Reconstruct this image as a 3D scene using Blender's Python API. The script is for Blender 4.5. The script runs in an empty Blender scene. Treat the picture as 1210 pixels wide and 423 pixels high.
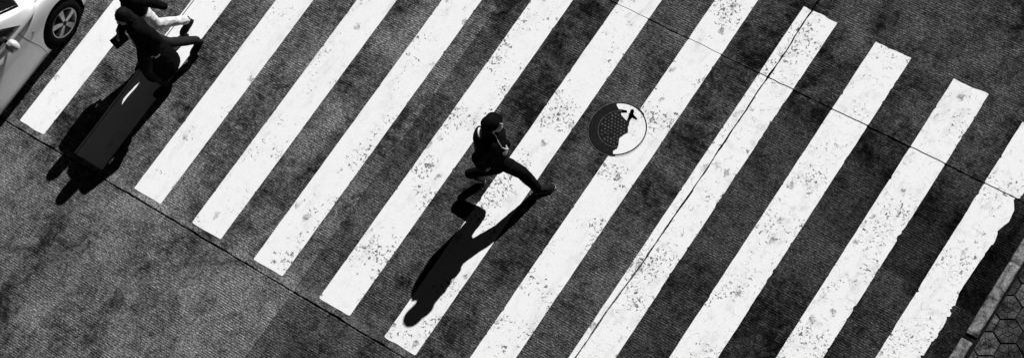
import bpy, bmesh, math, random
from mathutils import Vector, Matrix, noise
from mathutils.bvhtree import BVHTree

random.seed(11)
SC = bpy.context.scene
COL = SC.collection

# ------------------------------------------------------------------ camera
cam_data = bpy.data.cameras.new('camera')
cam_data.sensor_fit = 'HORIZONTAL'
cam_data.sensor_width = 36.0
cam_data.lens = 74.42
cam_data.clip_end = 2000.0
cam = bpy.data.objects.new('camera', cam_data)
COL.objects.link(cam)
FWD = Vector((-0.39123, 0.26229, -0.88212))
RGT = Vector((0.81032, 0.55256, -0.19508))
UPV = Vector((-0.43626, 0.79112, 0.42872))
cam.matrix_world = Matrix(((RGT.x, UPV.x, -FWD.x, 16.0285), (RGT.y, UPV.y, -FWD.y, -4.1994),
                           (RGT.z, UPV.z, -FWD.z, 22.2752), (0, 0, 0, 1)))
SC.camera = cam

# ------------------------------------------------------------------ sky, sun, exposure
SUN_EL = math.radians(37.7)
world = bpy.data.worlds.new('World'); SC.world = world
world.use_nodes = True
wn = world.node_tree.nodes; wl = world.node_tree.links
sky = wn.new('ShaderNodeTexSky'); sky.sky_type = 'NISHITA'; sky.sun_disc = False
sky.sun_elevation = SUN_EL; sky.sun_rotation = math.radians(3.0)
sky.air_density = .07; sky.dust_density = .05           # clear dry air, deep dark sky
bw = wn.new('ShaderNodeSeparateColor')                 # black and white film behind a red filter: blue skylight records dark
wl.new(sky.outputs[0], bw.inputs[0]); wl.new(bw.outputs[0], wn['Background'].inputs[0])
wn['Background'].inputs[1].default_value = 0.05

sun_data = bpy.data.lights.new('sun', 'SUN')
sun_data.energy = 5.0; sun_data.angle = math.radians(0.55); sun_data.color = (1, 1, 1)
sun = bpy.data.objects.new('sun', sun_data); COL.objects.link(sun)
sun.rotation_euler = Vector((-0.07, -1.29, -1.0)).to_track_quat('-Z', 'Y').to_euler()
sun.location = (5, 40, 30)

SC.view_settings.view_transform = 'Standard'
SC.view_settings.look = 'None'
SC.view_settings.gamma = 1.0
SC.view_settings.exposure = 0.15

# ------------------------------------------------------------------ node helpers
class NT:
    def __init__(s, name):
        s.m = bpy.data.materials.new(name); s.m.use_nodes = True
        s.t = s.m.node_tree; s.n = s.t.nodes; s.l = s.t.links
        s.b = s.n['Principled BSDF']
    def new(s, typ, **kw):
        o = s.n.new(typ)
        for k, v in kw.items(): setattr(o, k, v)
        return o
    def put(s, sock, v):
        if isinstance(v, (int, float)): sock.default_value = v
        elif isinstance(v, tuple): sock.default_value = v
        else: s.l.new(v, sock)
    def math(s, op, a, b=0.0, c=0.0, clamp=False):
        o = s.new('ShaderNodeMath', operation=op, use_clamp=clamp)
        s.put(o.inputs[0], a); s.put(o.inputs[1], b)
        if len(o.inputs) > 2: s.put(o.inputs[2], c)
        return o.outputs[0]
    def noise(s, vec, scale, detail=4, rough=.55, dist=0.0, dim='3D'):
        o = s.new('ShaderNodeTexNoise'); o.noise_dimensions = dim
        s.l.new(vec, o.inputs['Vector']); o.inputs['Scale'].default_value = scale
        o.inputs['Detail'].default_value = detail; o.inputs['Roughness'].default_value = rough
        o.inputs['Distortion'].default_value = dist
        return o.outputs[0]
    def vor(s, vec, scale, feature='F1', rnd=1.0):
        o = s.new('ShaderNodeTexVoronoi', feature=feature)
        s.l.new(vec, o.inputs['Vector']); o.inputs['Scale'].default_value = scale
        o.inputs['Randomness'].default_value = rnd
        return o.outputs['Distance']
    def ss(s, v, a, b, lo=0.0, hi=1.0):
        o = s.new('ShaderNodeMapRange', interpolation_type='SMOOTHSTEP')
        s.put(o.inputs[0], v); o.inputs[1].default_value = a; o.inputs[2].default_value = b
        o.inputs[3].default_value = lo; o.inputs[4].default_value = hi
        return o.outputs[0]
    def mixf(s, f, a, b):
        o = s.new('ShaderNodeMix'); o.data_type = 'FLOAT'
        s.put(o.inputs[0], f); s.put(o.inputs[2], a); s.put(o.inputs[3], b)
        return o.outputs[0]
    def grey(s, v):
        o = s.new('ShaderNodeCombineColor')
        for i in range(3): s.put(o.inputs[i], v)
        return o.outputs[0]
    def pos(s):
        return s.new('ShaderNodeNewGeometry').outputs['Position']
    def obj(s):
        return s.new('ShaderNodeTexCoord').outputs['Object']
    def xyz(s, v):
        o = s.new('ShaderNodeSeparateXYZ'); s.l.new(v, o.inputs[0]); return o.outputs
    def scale(s, v, sc):
        o = s.new('ShaderNodeVectorMath', operation='MULTIPLY'); s.l.new(v, o.inputs[0])
        o.inputs[1].default_value = sc; return o.outputs[0]
    def bump(s, h, strength, dist):
        o = s.new('ShaderNodeBump'); o.inputs['Strength'].default_value = strength
        o.inputs['Distance'].default_value = dist; s.put(o.inputs['Height'], h)
        s.l.new(o.outputs[0], s.b.inputs['Normal'])
    def fin(s, col=None, rough=.8, spec=.3, metal=0.0):
        if col is not None: s.put(s.b.inputs['Base Color'], col if isinstance(col, tuple) else s.grey(col))
        s.put(s.b.inputs['Roughness'], rough)
        s.b.inputs['Specular IOR Level'].default_value = spec
        s.b.inputs['Metallic'].default_value = metal
        return s.m

def groove_wave(n, p, period):
    """fine brushed ridges that run along x; wobbling and broken up"""
    c = n.xyz(p)
    w = n.noise(n.scale(p, (0.6, 2.0, 1.0)), 2.0, 2, .5)
    w2 = n.noise(n.scale(p, (1.2, 14.0, 1.0)), 2.0, 2, .5)
    ph = n.math('MULTIPLY_ADD', c[1], 2 * math.pi / period, n.math('MULTIPLY_ADD', w2, .4, n.math('MULTIPLY', w, 3.0)))
    return n.math('MULTIPLY_ADD', n.math('SINE', ph), .5, .5)

def concrete_value(n, p):
    """worn, oil-darkened grooved concrete: returns albedo, groove height"""
    c = n.xyz(p)
    oi = n.new('ShaderNodeObjectInfo')
    tint = n.new('ShaderNodeSeparateColor'); n.l.new(oi.outputs['Color'], tint.inputs[0])
    big = n.noise(p, 0.7, 5, .6, .6)
    mid = n.noise(p, 3.2, 9, .76, .8)
    mid2 = n.noise(p, 11, 6, .74, .4)
    streak = n.noise(n.scale(p, (1.0, 9.0, 1.0)), 2.3, 5, .6)
    fine = n.noise(n.scale(p, (.45, 1.0, 1.0)), 50, 4, .72)
    grit = n.noise(p, 72, 4, .78)
    long_ = n.noise(n.scale(p, (3.0, .35, 1.0)), 1.1, 4, .6)   # tyre tracks along the lane
    m = n.math('MULTIPLY', big, .70)
    m = n.math('MULTIPLY_ADD', mid, .70, m)
    m = n.math('MULTIPLY_ADD', mid2, .45, m)
    m = n.math('MULTIPLY_ADD', streak, .25, m)
    m = n.math('MULTIPLY_ADD', long_, .25, m)
    m = n.math('MULTIPLY', m, 1 / 2.35)
    v = n.ss(m, .405, .605, .10, 1.75)
    f = n.ss(fine, .34, .66, .35, 1.70)
    g = n.ss(grit, .35, .65, .12, 2.10)
    v = n.math('MULTIPLY', n.math('MULTIPLY', v, f), g)
    # untextured margin beside the transverse joints
    d = n.math('ABSOLUTE', n.math('ADD', c[1], .035))
    mar = n.ss(d, .050, .075)
    d2 = n.math('ABSOLUTE', n.math('SUBTRACT', c[1], 5.032))
    mar = n.math('MULTIPLY', mar, n.ss(d2, .02, .04))
    gw = groove_wave(n, p, .0285)
    ga = n.math('MULTIPLY', mar, n.ss(n.noise(p, 2.2, 4, .6), .30, .62, .30, 1.0))
    gcol = n.mixf(ga, 1.0, n.math('MULTIPLY_ADD', gw, 1.05, .42))
    v = n.math('MULTIPLY', v, gcol)
    v = n.math('MULTIPLY', v, n.mixf(mar, 1.25, 1.0))
    # pale specks of grit
    sp = n.ss(n.vor(p, 40), .17, .07)
    sp = n.math('MULTIPLY', sp, n.ss(n.noise(p, 7, 4, .7), .50, .64))
    v = n.math('MULTIPLY', v, tint.outputs[0])
    v = n.math('MULTIPLY_ADD', sp, .06, v)
    # a darker patched strip towards the kerb, with a straight lower edge
    pt_ = n.math('MULTIPLY', n.ss(n.math('ADD', c[1], n.math('MULTIPLY', fine, .03)), 3.56, 3.61), n.ss(n.math('ADD', c[1], n.math('MULTIPLY', mid, .5)), 5.1, 4.7))
    pt_ = n.math('MULTIPLY', pt_, n.ss(c[0], 9.2, 10.2))
    v = n.math('MULTIPLY', v, n.mixf(pt_, 1.0, .50))
    # oily gutter against the kerb
    gut = n.ss(n.math('ADD', c[0], n.math('MULTIPLY', n.noise(p, 3, 5, .6), .5)), 11.45, 11.85)
    v = n.math('MULTIPLY', v, n.mixf(gut, 1.0, .42))
    h = n.math('ADD', n.math('MULTIPLY', gw, ga), n.math('MULTIPLY', fine, .2))
    return v, h

def mat_concrete():
    n = NT('grooved_concrete'); p = n.pos()
    v, h = concrete_value(n, p)
    n.bump(h, .45, .005)
    return n.fin(n.math('MULTIPLY', v, .088), .9, .0)

def mat_paint():
    """thermoplastic paint; object colour: r chips, g cracks, b dirt"""
    n = NT('worn_road_paint'); p = n.pos()
    oi = n.new('ShaderNodeObjectInfo')
    par = n.new('ShaderNodeSeparateColor'); n.l.new(oi.outputs['Color'], par.inputs[0])
    chips_a, cracks_a, dirt_a = par.outputs[0], par.outputs[1], par.outputs[2]
    cluster = n.noise(p, 1.9, 3, .55)
    cl = n.ss(cluster, .43, .63)
    pit = n.noise(p, 27, 4, .62, .8)
    thr = n.math('MULTIPLY_ADD', n.math('MULTIPLY', cl, chips_a), -.150, .698)
    chip = n.math('MULTIPLY', n.math('SUBTRACT', pit, thr), 30, clamp=True)
    # single larger scabs
    v2 = n.vor(n.scale(p, (1, .75, 1)), 4.2)
    sc = n.ss(n.math('ADD', v2, n.math('MULTIPLY', n.noise(p, 17, 5, .75), .75)), .56, .51)
    sc = n.math('MULTIPLY', sc, n.ss(n.noise(p, 1.3, 2), .45, .53))
    sc = n.math('MULTIPLY', sc, n.ss(chips_a, .0, .6, .55, 1.0))
    # crazing
    wv = n.new('ShaderNodeVectorMath', operation='ADD')
    nz = n.new('ShaderNodeTexNoise'); n.l.new(p, nz.inputs['Vector']); nz.inputs['Scale'].default_value = 7
    nz.inputs['Detail'].default_value = 4
    wob = n.new('ShaderNodeVectorMath', operation='SCALE'); n.l.new(nz.outputs['Color'], wob.inputs[0])
    wob.inputs['Scale'].default_value = .10
    n.l.new(p, wv.inputs[0]); n.l.new(wob.outputs[0], wv.inputs[1])
    e = n.vor(n.scale(wv.outputs[0], (1, 1.35, 1)), 7.5, 'DISTANCE_TO_EDGE')
    ck = n.ss(e, .026, .006)
    ck = n.math('MULTIPLY', ck, n.math('MULTIPLY', n.ss(n.noise(p, 9.0, 4, .7), .50, .60), .75))
    ck = n.math('MULTIPLY', ck, cracks_a)
    # thin dashes of cracks across the bar, following the grooves below
    ds = n.noise(n.scale(p, (4, 46, 1)), 1.0, 2, .5)
    dash = n.math('MULTIPLY', n.ss(ds, .72, .76), n.ss(cluster, .45, .58))
    dash = n.math('MULTIPLY', dash, n.math('MULTIPLY_ADD', cracks_a, .6, .25))
    hole = n.math('MAXIMUM', chip, n.math('MAXIMUM', ck, dash))
    gw = groove_wave(n, p, .0285)
    gm = n.math('MULTIPLY', n.ss(n.noise(p, 1.6, 3, .6), .42, .66), n.math('MULTIPLY_ADD', gw, -.06, .03))
    dirt = n.math('MULTIPLY', n.ss(n.noise(p, 6, 6, .7), .50, .80), n.math('MULTIPLY', dirt_a, .28))
    soft = n.math('MULTIPLY', n.ss(n.noise(p, 60, 3, .7), .45, .75), .10)
    tiny = n.ss(n.noise(p, 58, 3, .7), .63, .72)
    tiny = n.math('MULTIPLY', tiny, n.ss(n.noise(p, 4, 4, .7), .40, .66, .10, .70))
    wear = n.math('MULTIPLY', n.ss(n.noise(n.scale(p, (2.0, .7, 1)), 2.4, 7, .75), .50, .72), .14)   # tyre grime
    v = n.math('SUBTRACT', n.math('ADD', .825, gm), n.math('ADD', n.math('ADD', dirt, soft), n.math('MULTIPLY_ADD', tiny, .45, wear)))
    cv = n.math('MULTIPLY_ADD', n.noise(p, 70, 3, .6), .26, .0)
    v = n.mixf(n.math('MULTIPLY', sc, .85), v, n.ss(n.noise(p, 38, 4, .75), .35, .65, .06, .62))      # grey scabs, partly worn through
    v = n.mixf(n.math('MULTIPLY', hole, .92), v, n.math('MULTIPLY', cv, .75))
    h = n.math('SUBTRACT', n.math('MULTIPLY_ADD', gw, .06, n.math('MULTIPLY', n.noise(p, 60, 3, .6), .25)), hole)
    n.bump(h, .5, .004)
    return n.fin(n.math('MAXIMUM', v, .02), .8, .1)

def mat_plain(name, v, rough=.8, spec=.3, metal=0.0, var=.25, scale=30, bumpy=0.0):
    n = NT(name); p = n.obj()
    a = n.noise(p, scale, 4, .6)
    val = n.math('MULTIPLY', n.ss(a, .3, .7, 1 - var, 1 + var), v)
    if bumpy: n.bump(n.noise(p, scale * 2, 4, .65), bumpy, .01)
    return n.fin(val, rough, spec, metal)

def mat_stone():
    n = NT('kerb_stone'); p = n.pos()
    a = n.noise(p, 9, 7, .72, .5); b = n.noise(p, 70, 3, .6)
    v = n.math('MULTIPLY', n.ss(a, .34, .66, .04, .28), n.ss(b, .3, .7, .6, 1.35))
    n.bump(n.math('ADD', a, n.math('MULTIPLY', b, .4)), .5, .01)
    return n.fin(v, .9, .0)

def mat_paver():
    n = NT('paver_concrete'); p = n.pos()
    oi = n.new('ShaderNodeObjectInfo')
    t = n.new('ShaderNodeSeparateColor'); n.l.new(oi.outputs['Color'], t.inputs[0])
    a = n.noise(p, 8, 6, .7); b = n.noise(p, 110, 3, .65)
    v = n.math('MULTIPLY', n.ss(a, .32, .70, .014, .085), n.ss(b, .3, .72, .3, 1.8))
    v = n.math('MULTIPLY', v, t.outputs[0])
    n.bump(b, .5, .004)
    return n.fin(v, .9, .0)

def mat_cloth(name, v, rough=.92):
    n = NT(name); p = n.obj()
    a = n.noise(p, 14, 5, .6); b = n.noise(n.scale(p, (1, 1, .35)), 60, 3, .6)
    n.bump(n.math('ADD', a, n.math('MULTIPLY', b, .35)), .4, .02)
    return n.fin(n.math('MULTIPLY', n.ss(a, .3, .7, .75, 1.25), v), rough, .02)

def mat_car():
    n = NT('silver_white_car_paint'); p = n.obj()
    fl = n.noise(p, 500, 2); d = n.noise(p, 6, 5, .65)
    v = n.math('MULTIPLY', n.ss(fl, .3, .7, .97, 1.03), n.ss(d, .35, .75, .70, .63))
    n.b.inputs['Coat Weight'].default_value = .6; n.b.inputs['Coat Roughness'].default_value = .05
    return n.fin(v, .38, .4, .15)

def mat_glass():
    n = NT('dark_tinted_glass'); p = n.obj()
    d = n.noise(p, 12, 4, .6)
    n.b.inputs['Coat Weight'].default_value = .4
    return n.fin(.006, n.ss(d, .3, .8, .04, .12), .5)

M = dict(
    concrete=mat_concrete(), paint=mat_paint(), stone=mat_stone(), paver=mat_paver(),
    soil=mat_plain('dark_joint_dirt', .010, .95, .0, var=.6, scale=40, bumpy=.6),
    earth=mat_plain('dark_base_course', .02, .95, .0, var=.5, scale=2),
    iron=mat_plain('cast_iron', .006, .8, .15, 0.0, var=.5, scale=25, bumpy=.3),
    iron_worn=mat_plain('worn_cast_iron', .075, .65, .3, 0.0, var=.6, scale=30),
    black=mat_cloth('black_cloth', .0055), coat=mat_cloth('black_wool', .005),
    dgrey=mat_cloth('dark_grey_cotton', .022), pale=mat_cloth('pale_cotton', .62), greyc=mat_cloth('grey_cotton', .22),
    hair=mat_plain('black_hair', .005, .75, .1, var=.5, scale=60),
    skin=mat_plain('skin', .34, .55, .35, var=.10, scale=20),
    shoe=mat_plain('black_shoe', .008, .75, .1, var=.3, scale=30),
    sole=mat_plain('shoe_sole', .45, .8, .2, var=.2, scale=40),
    dsole=mat_plain('dark_sole', .03, .8, .2, var=.3, scale=40),
    white=mat_plain('white_rubber', .8, .5, .4, var=.05, scale=40),
    eye=mat_plain('dark_eye', .02, .2, .5, var=.1),
    bag=mat_plain('dark_leather', .0045, .8, .06, var=.3, scale=30),
    car=mat_car(), glass=mat_glass(),
    rubber=mat_plain('tyre_rubber', .006, .95, .05, var=.3, scale=20, bumpy=.2),
    plastic=mat_plain('black_plastic', .006, .7, .2, var=.3, scale=30),
    alloy=mat_plain('alloy_wheel', .42, .35, .5, .45, var=.15, scale=12),
    chrome=mat_plain('bright_trim', .6, .25, .5, .8, var=.05, scale=12),
    lamp=mat_plain('lamp_lens', .5, .12, .6, .2, var=.1, scale=20),
    redlamp=mat_plain('tail_lamp_lens', .12, .15, .6, 0, var=.1, scale=20),
    amber=mat_plain('indicator_lens', .16, .2, .5, 0, var=.2, scale=40),
)

# ------------------------------------------------------------------ object helpers
def link(name, me, mat, parent=None):
    o = bpy.data.objects.new(name, me); COL.objects.link(o)
    if mat is not None and not me.materials: me.materials.append(mat)
    if parent is not None: o.parent = parent
    return o

def mesh_obj(name, bm, mat, parent=None, smooth=False):
    me = bpy.data.meshes.new(name); bm.to_mesh(me); bm.free()
    if smooth:
        for f in me.polygons: f.use_smooth = True
    return link(name, me, mat, parent)

def empty(name, loc, label, cat, group=None):
    o = bpy.data.objects.new(name, None); COL.objects.link(o); o.location = loc
    o.empty_display_size = .2
    tag(o, label, cat, group)
    return o

def tag(o, label, cat, group=None):
    o['label'] = label; o['category'] = cat
    if group: o['group'] = group

def struct(o, label=None):
    o['kind'] = 'structure'
    if label: o['label'] = label
    return o

def keep(o, parent):
    """parent a mesh whose vertices are in world space"""
    o.parent = parent
    o.matrix_parent_inverse = Matrix.Translation(-Vector(parent.location))
    return o

def box(bm, lo, hi, bevel=0.0):
    r = bmesh.ops.create_cube(bm, size=1.0)
    lo = Vector(lo); hi = Vector(hi)
    for v in r['verts']:
        v.co = Vector((lo[i] + (v.co[i] + .5) * (hi[i] - lo[i]) for i in range(3)))
    if bevel:
        es = list({e for v in r['verts'] for e in v.link_edges})
        bmesh.ops.bevel(bm, geom=es, offset=bevel, segments=2, affect='EDGES', profile=.6)

def frac(t, seed, amp, octs=5, f0=1.0):
    """1-d fractal noise"""
    s = 0.0; a = amp; f = f0
    for i in range(octs):
        s += a * noise.noise(Vector((t * f, seed * 7.31 + i * 3.7, .5)))
        a *= .55; f *= 2.1
    return s

# ------------------------------------------------------------------ ground and carriageway
XJ = [-9.56, -6.04, -2.52, 1.035, 4.65, 8.115, 11.69]
YJ = [-10.32, -5.20, -.092, 5.032, 10.15, 15.27]

bm = bmesh.new()
bmesh.ops.create_grid(bm, x_segments=2, y_segments=2, size=400)
g = mesh_obj('ground', bm, M['earth']); g.location = (1, 2, -.09); struct(g, 'dark ground under and around the road')

road = bpy.data.objects.new('road', None); COL.objects.link(road); struct(road, 'grooved concrete road of large slabs')
TINT = {(3, 1): 1.08, (2, 1): 1.05, (4, 1): .56, (3, 2): 1.05, (2, 2): 1.08, (4, 2): .63, (5, 2): .38, (5, 3): .54,
        (4, 3): .55, (5, 1): .35}
for i in range(len(XJ) - 1):
    for j in range(len(YJ) - 1):
        gl = .0012 if abs(XJ[i] - 4.65) < .01 else .008
        gr = .0012 if abs(XJ[i + 1] - 4.65) < .01 else .008
        gb = .006; gt = .004
        if abs(XJ[i] - 1.035) < .01: gl = .004 if j == 2 else .0010
        if abs(XJ[i + 1] - 1.035) < .01: gr = .004 if j == 2 else .0010
        x0, x1, y0, y1 = XJ[i] + gl, XJ[i + 1] - gr, YJ[j] + gb, YJ[j + 1] - gt
        # outline with crumbling edges
        pts = []; N = 130
        def side(ax, ay, bx, by, sd):
            for k in range(N):
                t = k / N; px = ax + (bx - ax) * t; py = ay + (by - ay) * t
                L = Vector((bx - ax, by - ay)).normalized(); nx, ny = -L.y, L.x
                d = abs(frac(px + py * 1.3, sd, .015 if min(abs(px - 4.65), abs(px - 1.035)) > .02 else .002, 5, 3.5)) if 0 < k else 0
                pts.append((px + nx * d, py + ny * d))
        s = i * 17 + j * 5
        side(x0, y0, x1, y0, s); side(x1, y0, x1, y1, s + 1); side(x1, y1, x0, y1, s + 2); side(x0, y1, x0, y0, s + 3)
        bm = bmesh.new()
        top = [bm.verts.new((x, y, 0)) for x, y in pts]
        bot = [bm.verts.new((x, y, -.07)) for x, y in pts]
        bm.faces.new(top)
        for k in range(len(pts)):
            k2 = (k + 1) % len(pts)
            bm.faces.new((top[k2], top[k], bot[k], bot[k2]))
        o = mesh_obj('concrete_slab', bm, M['concrete'], road)
        tv = TINT.get((i, j), random.uniform(.75, 1.1)); o.color = (tv, tv, tv, 1)

# ------------------------------------------------------------------ zebra crossing
crossing = empty('zebra_crossing', (5.7, 3.0, 0), 'worn white painted bars of the zebra crossing on grooved concrete', 'crosswalk')
STR = [(.052, .477), (1.006, 1.486), (2.022, 2.465), (2.976, 3.439), (3.963, 4.417), (4.981, 5.445), (5.963, 6.425),
       (7.004, 7.470), (8.001, 8.470), (9.000, 9.476), (10.038, 10.492), (10.989, 11.452)]
RAG = [0.0025, .0025, .0025, .003, .003, .003, .003, .003, .003, .003, .0035, .006]
CHIP = [.4, .4, .6, .75, .9, 1.0, 1.0, 1.0, .95, .85, .9, .8]
CRK = [0, 0, 0, .05, .05, .1, .1, .2, 1.0, .6, 1.0, 1.0]
S11R = [(2.0, 11.44), (2.84, 11.426), (3.05, 11.425), (3.09, 11.447), (3.14, 11.45), (3.47, 11.452), (3.6, 11.43), (3.73, 11.401), (4.03, 11.406),
        (4.28, 11.427), (4.45, 11.44), (4.598, 11.409), (4.743, 11.456), (4.9, 11.44), (5.01, 11.37), (5.06, 11.43), (7, 11.45)]
def interp(tab, y):
    for (a, va), (b, vb) in zip(tab, tab[1:]):
        if a <= y <= b: return va + (vb - va) * (y - a) / (b - a)
    return tab[0][1] if y < tab[0][0] else tab[-1][1]

def strip_cell(bm, lf, rf, y0, y1, bot_f, top_f, z, corner=.012):
    """a sheet between two ragged long edges; ends follow bot_f / top_f (x -> y offset)"""
    N = max(6, int((y1 - y0) / .011)); MX = 9
    rows = []
    for k in range(N + 1):
        t = k / N; y = y0 + (y1 - y0) * t
        l, r = lf(y), rf(y)
        e = min(y - y0, y1 - y)
        if e < corner:                                         # rounded corners
            c = corner - math.sqrt(max(0, corner ** 2 - (corner - e) ** 2)); l += c; r -= c
        row = []
        for m in range(MX + 1):
            x = l + (r - l) * m / MX
            wb = max(0, 1 - (y - y0) / .15); wt = max(0, 1 - (y1 - y) / .15)
            row.append(bm.verts.new((x, y + bot_f(x) * wb + top_f(x) * wt, z)))
        rows.append(row)
    for a, b in zip(rows, rows[1:]):
        for m in range(MX): bm.faces.new((a[m], a[m + 1], b[m + 1], b[m]))
    bd = [e for e in bm.edges if len(e.link_faces) == 1]
    return bd

def bites_for(k, side):
    rnd = random.Random(k * 10 + side)
    cnt = [(3, 3), (3, 3), (3, 3), (4, 3), (4, 4), (5, 5), (5, 5), (6, 6), (3, 8), (5, 5), (7, 12), (4, 20)][k][side]
    big = (.006, .012) if k < 8 else ((.004, .014) if k < 10 else ((.004, .020) if k == 10 else (.008, .032)))
    out = []
    for _ in range(cnt):
        ln = rnd.uniform(.02, .06) if k < 8 else rnd.uniform(.02, .05 if rnd.random() < .6 else .12)
        out.append((rnd.uniform(.05, 5.9), ln, rnd.uniform(*big), rnd.uniform(-.8, .8)))
    return out
def bite(bl, y):
    d = 0.0
    for y0, ln, dp, sk in bl:                                  # skewed, blunt notches
        t = (y - y0) / ln
        if 0 < t < 1:
            pk = .5 + .4 * sk
            e = min(1, 1.8 * (t / pk if t < pk else (1 - t) / (1 - pk)))
            d = max(d, dp * e * (.75 + .5 * abs(noise.noise(Vector((y * 60, y0 * 9, 4))))))
    return d

for k, (l, r) in enumerate(STR):
    BL, BR = bites_for(k, 0), bites_for(k, 1)
    y_far = 6.05 + random.uniform(-.02, .02)
    if k == 11: y_far = 5.93
    bm = bmesh.new(); rg = RAG[k]
    def lf(y, k=k, l=l, rg=rg): return l + frac(y, k * 2 + .3, rg, 6, 5.0) + bite(BL, y)
    def rf(y, k=k, r=r, rg=rg):
        b = interp(S11R, y) if k == 11 else r
        step = 0.0
        if k >= 8:                                             # flakes broken off the edge
            q = noise.noise(Vector((y * 3.1, k * 9.2, 2.2)))
            if q > .16: step = -1.3 * rg * (1 + noise.cell(Vector((y * 17, k, 3))))
        return b + frac(y, k * 2 + 1.3, rg, 6, 5.0) + step - bite(BR, y)
    endn = lambda x, k=k: frac(x * 2, k + 40.1, .012 if k > 5 else .008, 4, 3.0)
    endf = lambda x, k=k: frac(x * 2, k + 80.1, .022, 4, 2.0)
    crk1 = lambda x, k=k: frac(x * 2, k + 120.1, .007, 4, 3.0)
    splits = [(lf, rf)]
    if k == 8:
        cx = lambda y: 8.118 - .06 * max(0, min(1, (3.0 - y) / 3.0)) + frac(y, 200.3, .016, 5, 1.6)
        gw = lambda y: .005 + .012 * abs(noise.noise(Vector((y * 4, 3.3, 1)))) + .004 * abs(noise.noise(Vector((y * 23, 3.3, 1))))
        splits = [(lf, lambda y: cx(y) - gw(y)), (lambda y: cx(y) + gw(y) + max(0, frac(y, 210.3, .010, 4, 5)), rf)]
    if k == 1:
        c1 = lambda y: 1.036 + frac(y, 230.3, .002, 4, 2)
        splits = [(lf, lambda y: c1(y) - .006), (lambda y: c1(y) + .006, rf)]
    zero = lambda x: 0.0
    for a, b in splits:
        cut = 5.036
        hw = .004 if k < 8 else .007
        strip_cell(bm, a, b, 0.0 if k != 8 else .02, cut - hw, endn, crk1, .004, .014 if len(splits) == 1 else .003)
        strip_cell(bm, a, b, cut + hw, y_far, crk1, endf, .004, .006)
    bd = [e for e in bm.edges if len(e.link_faces) == 1]
    r_ = bmesh.ops.extrude_edge_only(bm, edges=bd)
    for v in [v for v in r_['geom'] if isinstance(v, bmesh.types.BMVert)]: v.co.z = .0006
    o = mesh_obj('painted_bar', bm, M['paint']); keep(o, crossing)
    o.color = (CHIP[k], CRK[k], .4 + .5 * (k > 7), 1)
    if k == 8: o['label'] = 'painted bar split lengthwise by a long dark crack'
    if k == 11: o['label'] = 'ragged painted bar nearest the kerb'

# ------------------------------------------------------------------ manhole
MC = Vector((6.911, 3.593, 0)); MR = .352
manhole = empty('manhole_cover', MC, 'round studded manhole cover partly overpainted with white', 'manhole')
def ring(bm, r0, r1, z0, z1, seg=72):
    """closed annulus with a rectangular section"""
    vs = []
    for k in range(seg):
        a = 2 * math.pi * k / seg; c, s = math.cos(a), math.sin(a)
        vs.append([bm.verts.new((r * c, r * s, z)) for r, z in ((r0, z0), (r0, z1), (r1, z1), (r1, z0))])
    for k in range(seg):
        a, b = vs[k], vs[(k + 1) % seg]
        for q in range(4): bm.faces.new((a[q], a[(q + 1) % 4], b[(q + 1) % 4], b[q]))
def disc(bm, r, z0, z1, seg=72):
    rt = [bm.verts.new((r * math.cos(2 * math.pi * k / seg), r * math.sin(2 * math.pi * k / seg), z1)) for k in range(seg)]
    rb = [bm.verts.new((v.co.x, v.co.y, z0)) for v in rt]
    bm.faces.new(rt)
    for k in range(seg): bm.faces.new((rt[(k + 1) % seg], rt[k], rb[k], rb[(k + 1) % seg]))
bm = bmesh.new(); ring(bm, .341, MR + .004, .0008, .0075); mesh_obj('frame', bm, M['iron'], manhole)
bm = bmesh.new(); ring(bm, MR + .0045, MR + .0115, .0008, .0068); mesh_obj('outer_rim', bm, M['iron_worn'], manhole)
bm = bmesh.new(); disc(bm, .338, .001, .0072); mesh_obj('plate', bm, M['iron'], manhole)
bm = bmesh.new(); ring(bm, .236, .242, .0074, .0105); rr = mesh_obj('inner_rim', bm, M['iron_worn'], manhole)
bm = bmesh.new()
for i in range(-5, 6):
    for j in range(-5, 6):
        x, y = i * .0445 + (.022 if j % 2 else 0), j * .0385
        if math.hypot(x, y) < .222 and random.random() < .93:
            a = random.uniform(-.3, .3)
            r_ = bmesh.ops.create_cone(bm, cap_ends=True, segments=6, radius1=random.uniform(.009, .0145), radius2=random.uniform(.004, .010), depth=.006)
            for v in r_['verts']:
                v.co = Matrix.Rotation(a, 3, 'Z') @ v.co + Vector((x, y, .0104))
st = mesh_obj('stud', bm, M['iron_worn'], manhole); st['kind'] = 'stuff'
PAT = [(-0.193, 0.266), (-0.136, 0.223), (-0.037, 0.263), (-0.012, 0.231), (-0.072, 0.207), (-0.067, 0.183), (0.005, 0.153),
       (0.037, 0.143), (0.019, 0.224), (0.0, 0.293), (0.016, 0.315), (0.042, 0.301), (0.054, 0.262), (0.138, 0.225), (0.132, 0.202),
       (0.072, 0.208), (0.07, 0.165), (0.094, 0.101), (0.096, 0.072), (0.137, 0.015), (0.106, -0.043), (0.09, -0.102), (0.122, -0.175),
       (0.137, -0.224), (0.106, -0.292)]
arc0, arc1 = math.atan2(-.302, .132), math.atan2(.28, -.185)
out = []
for a, b in zip(PAT, PAT[1:]):
    L = math.hypot(b[0] - a[0], b[1] - a[1]); n_ = max(2, int(L / .010))
    for k in range(n_):
        t = k / n_; x = a[0] + (b[0] - a[0]) * t; y = a[1] + (b[1] - a[1]) * t
        out.append((x + frac(x * 5 + y * 3, 300, .008, 3, 6), y + frac(x * 4 - y * 5, 310, .008, 3, 6)))
for k in range(60):
    a = arc0 + (arc1 - arc0) * k / 59; out.append((.3365 * math.cos(a), .3365 * math.sin(a)))
bm = bmesh.new()
tp = [bm.verts.new((x, y, .0150)) for x, y in out]; bt = [bm.verts.new((x, y, .0076)) for x, y in out]
bm.faces.new(tp); 
for k in range(len(tp)):
    k2 = (k + 1) % len(tp); bm.faces.new((tp[k2], tp[k], bt[k], bt[k2]))
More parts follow.
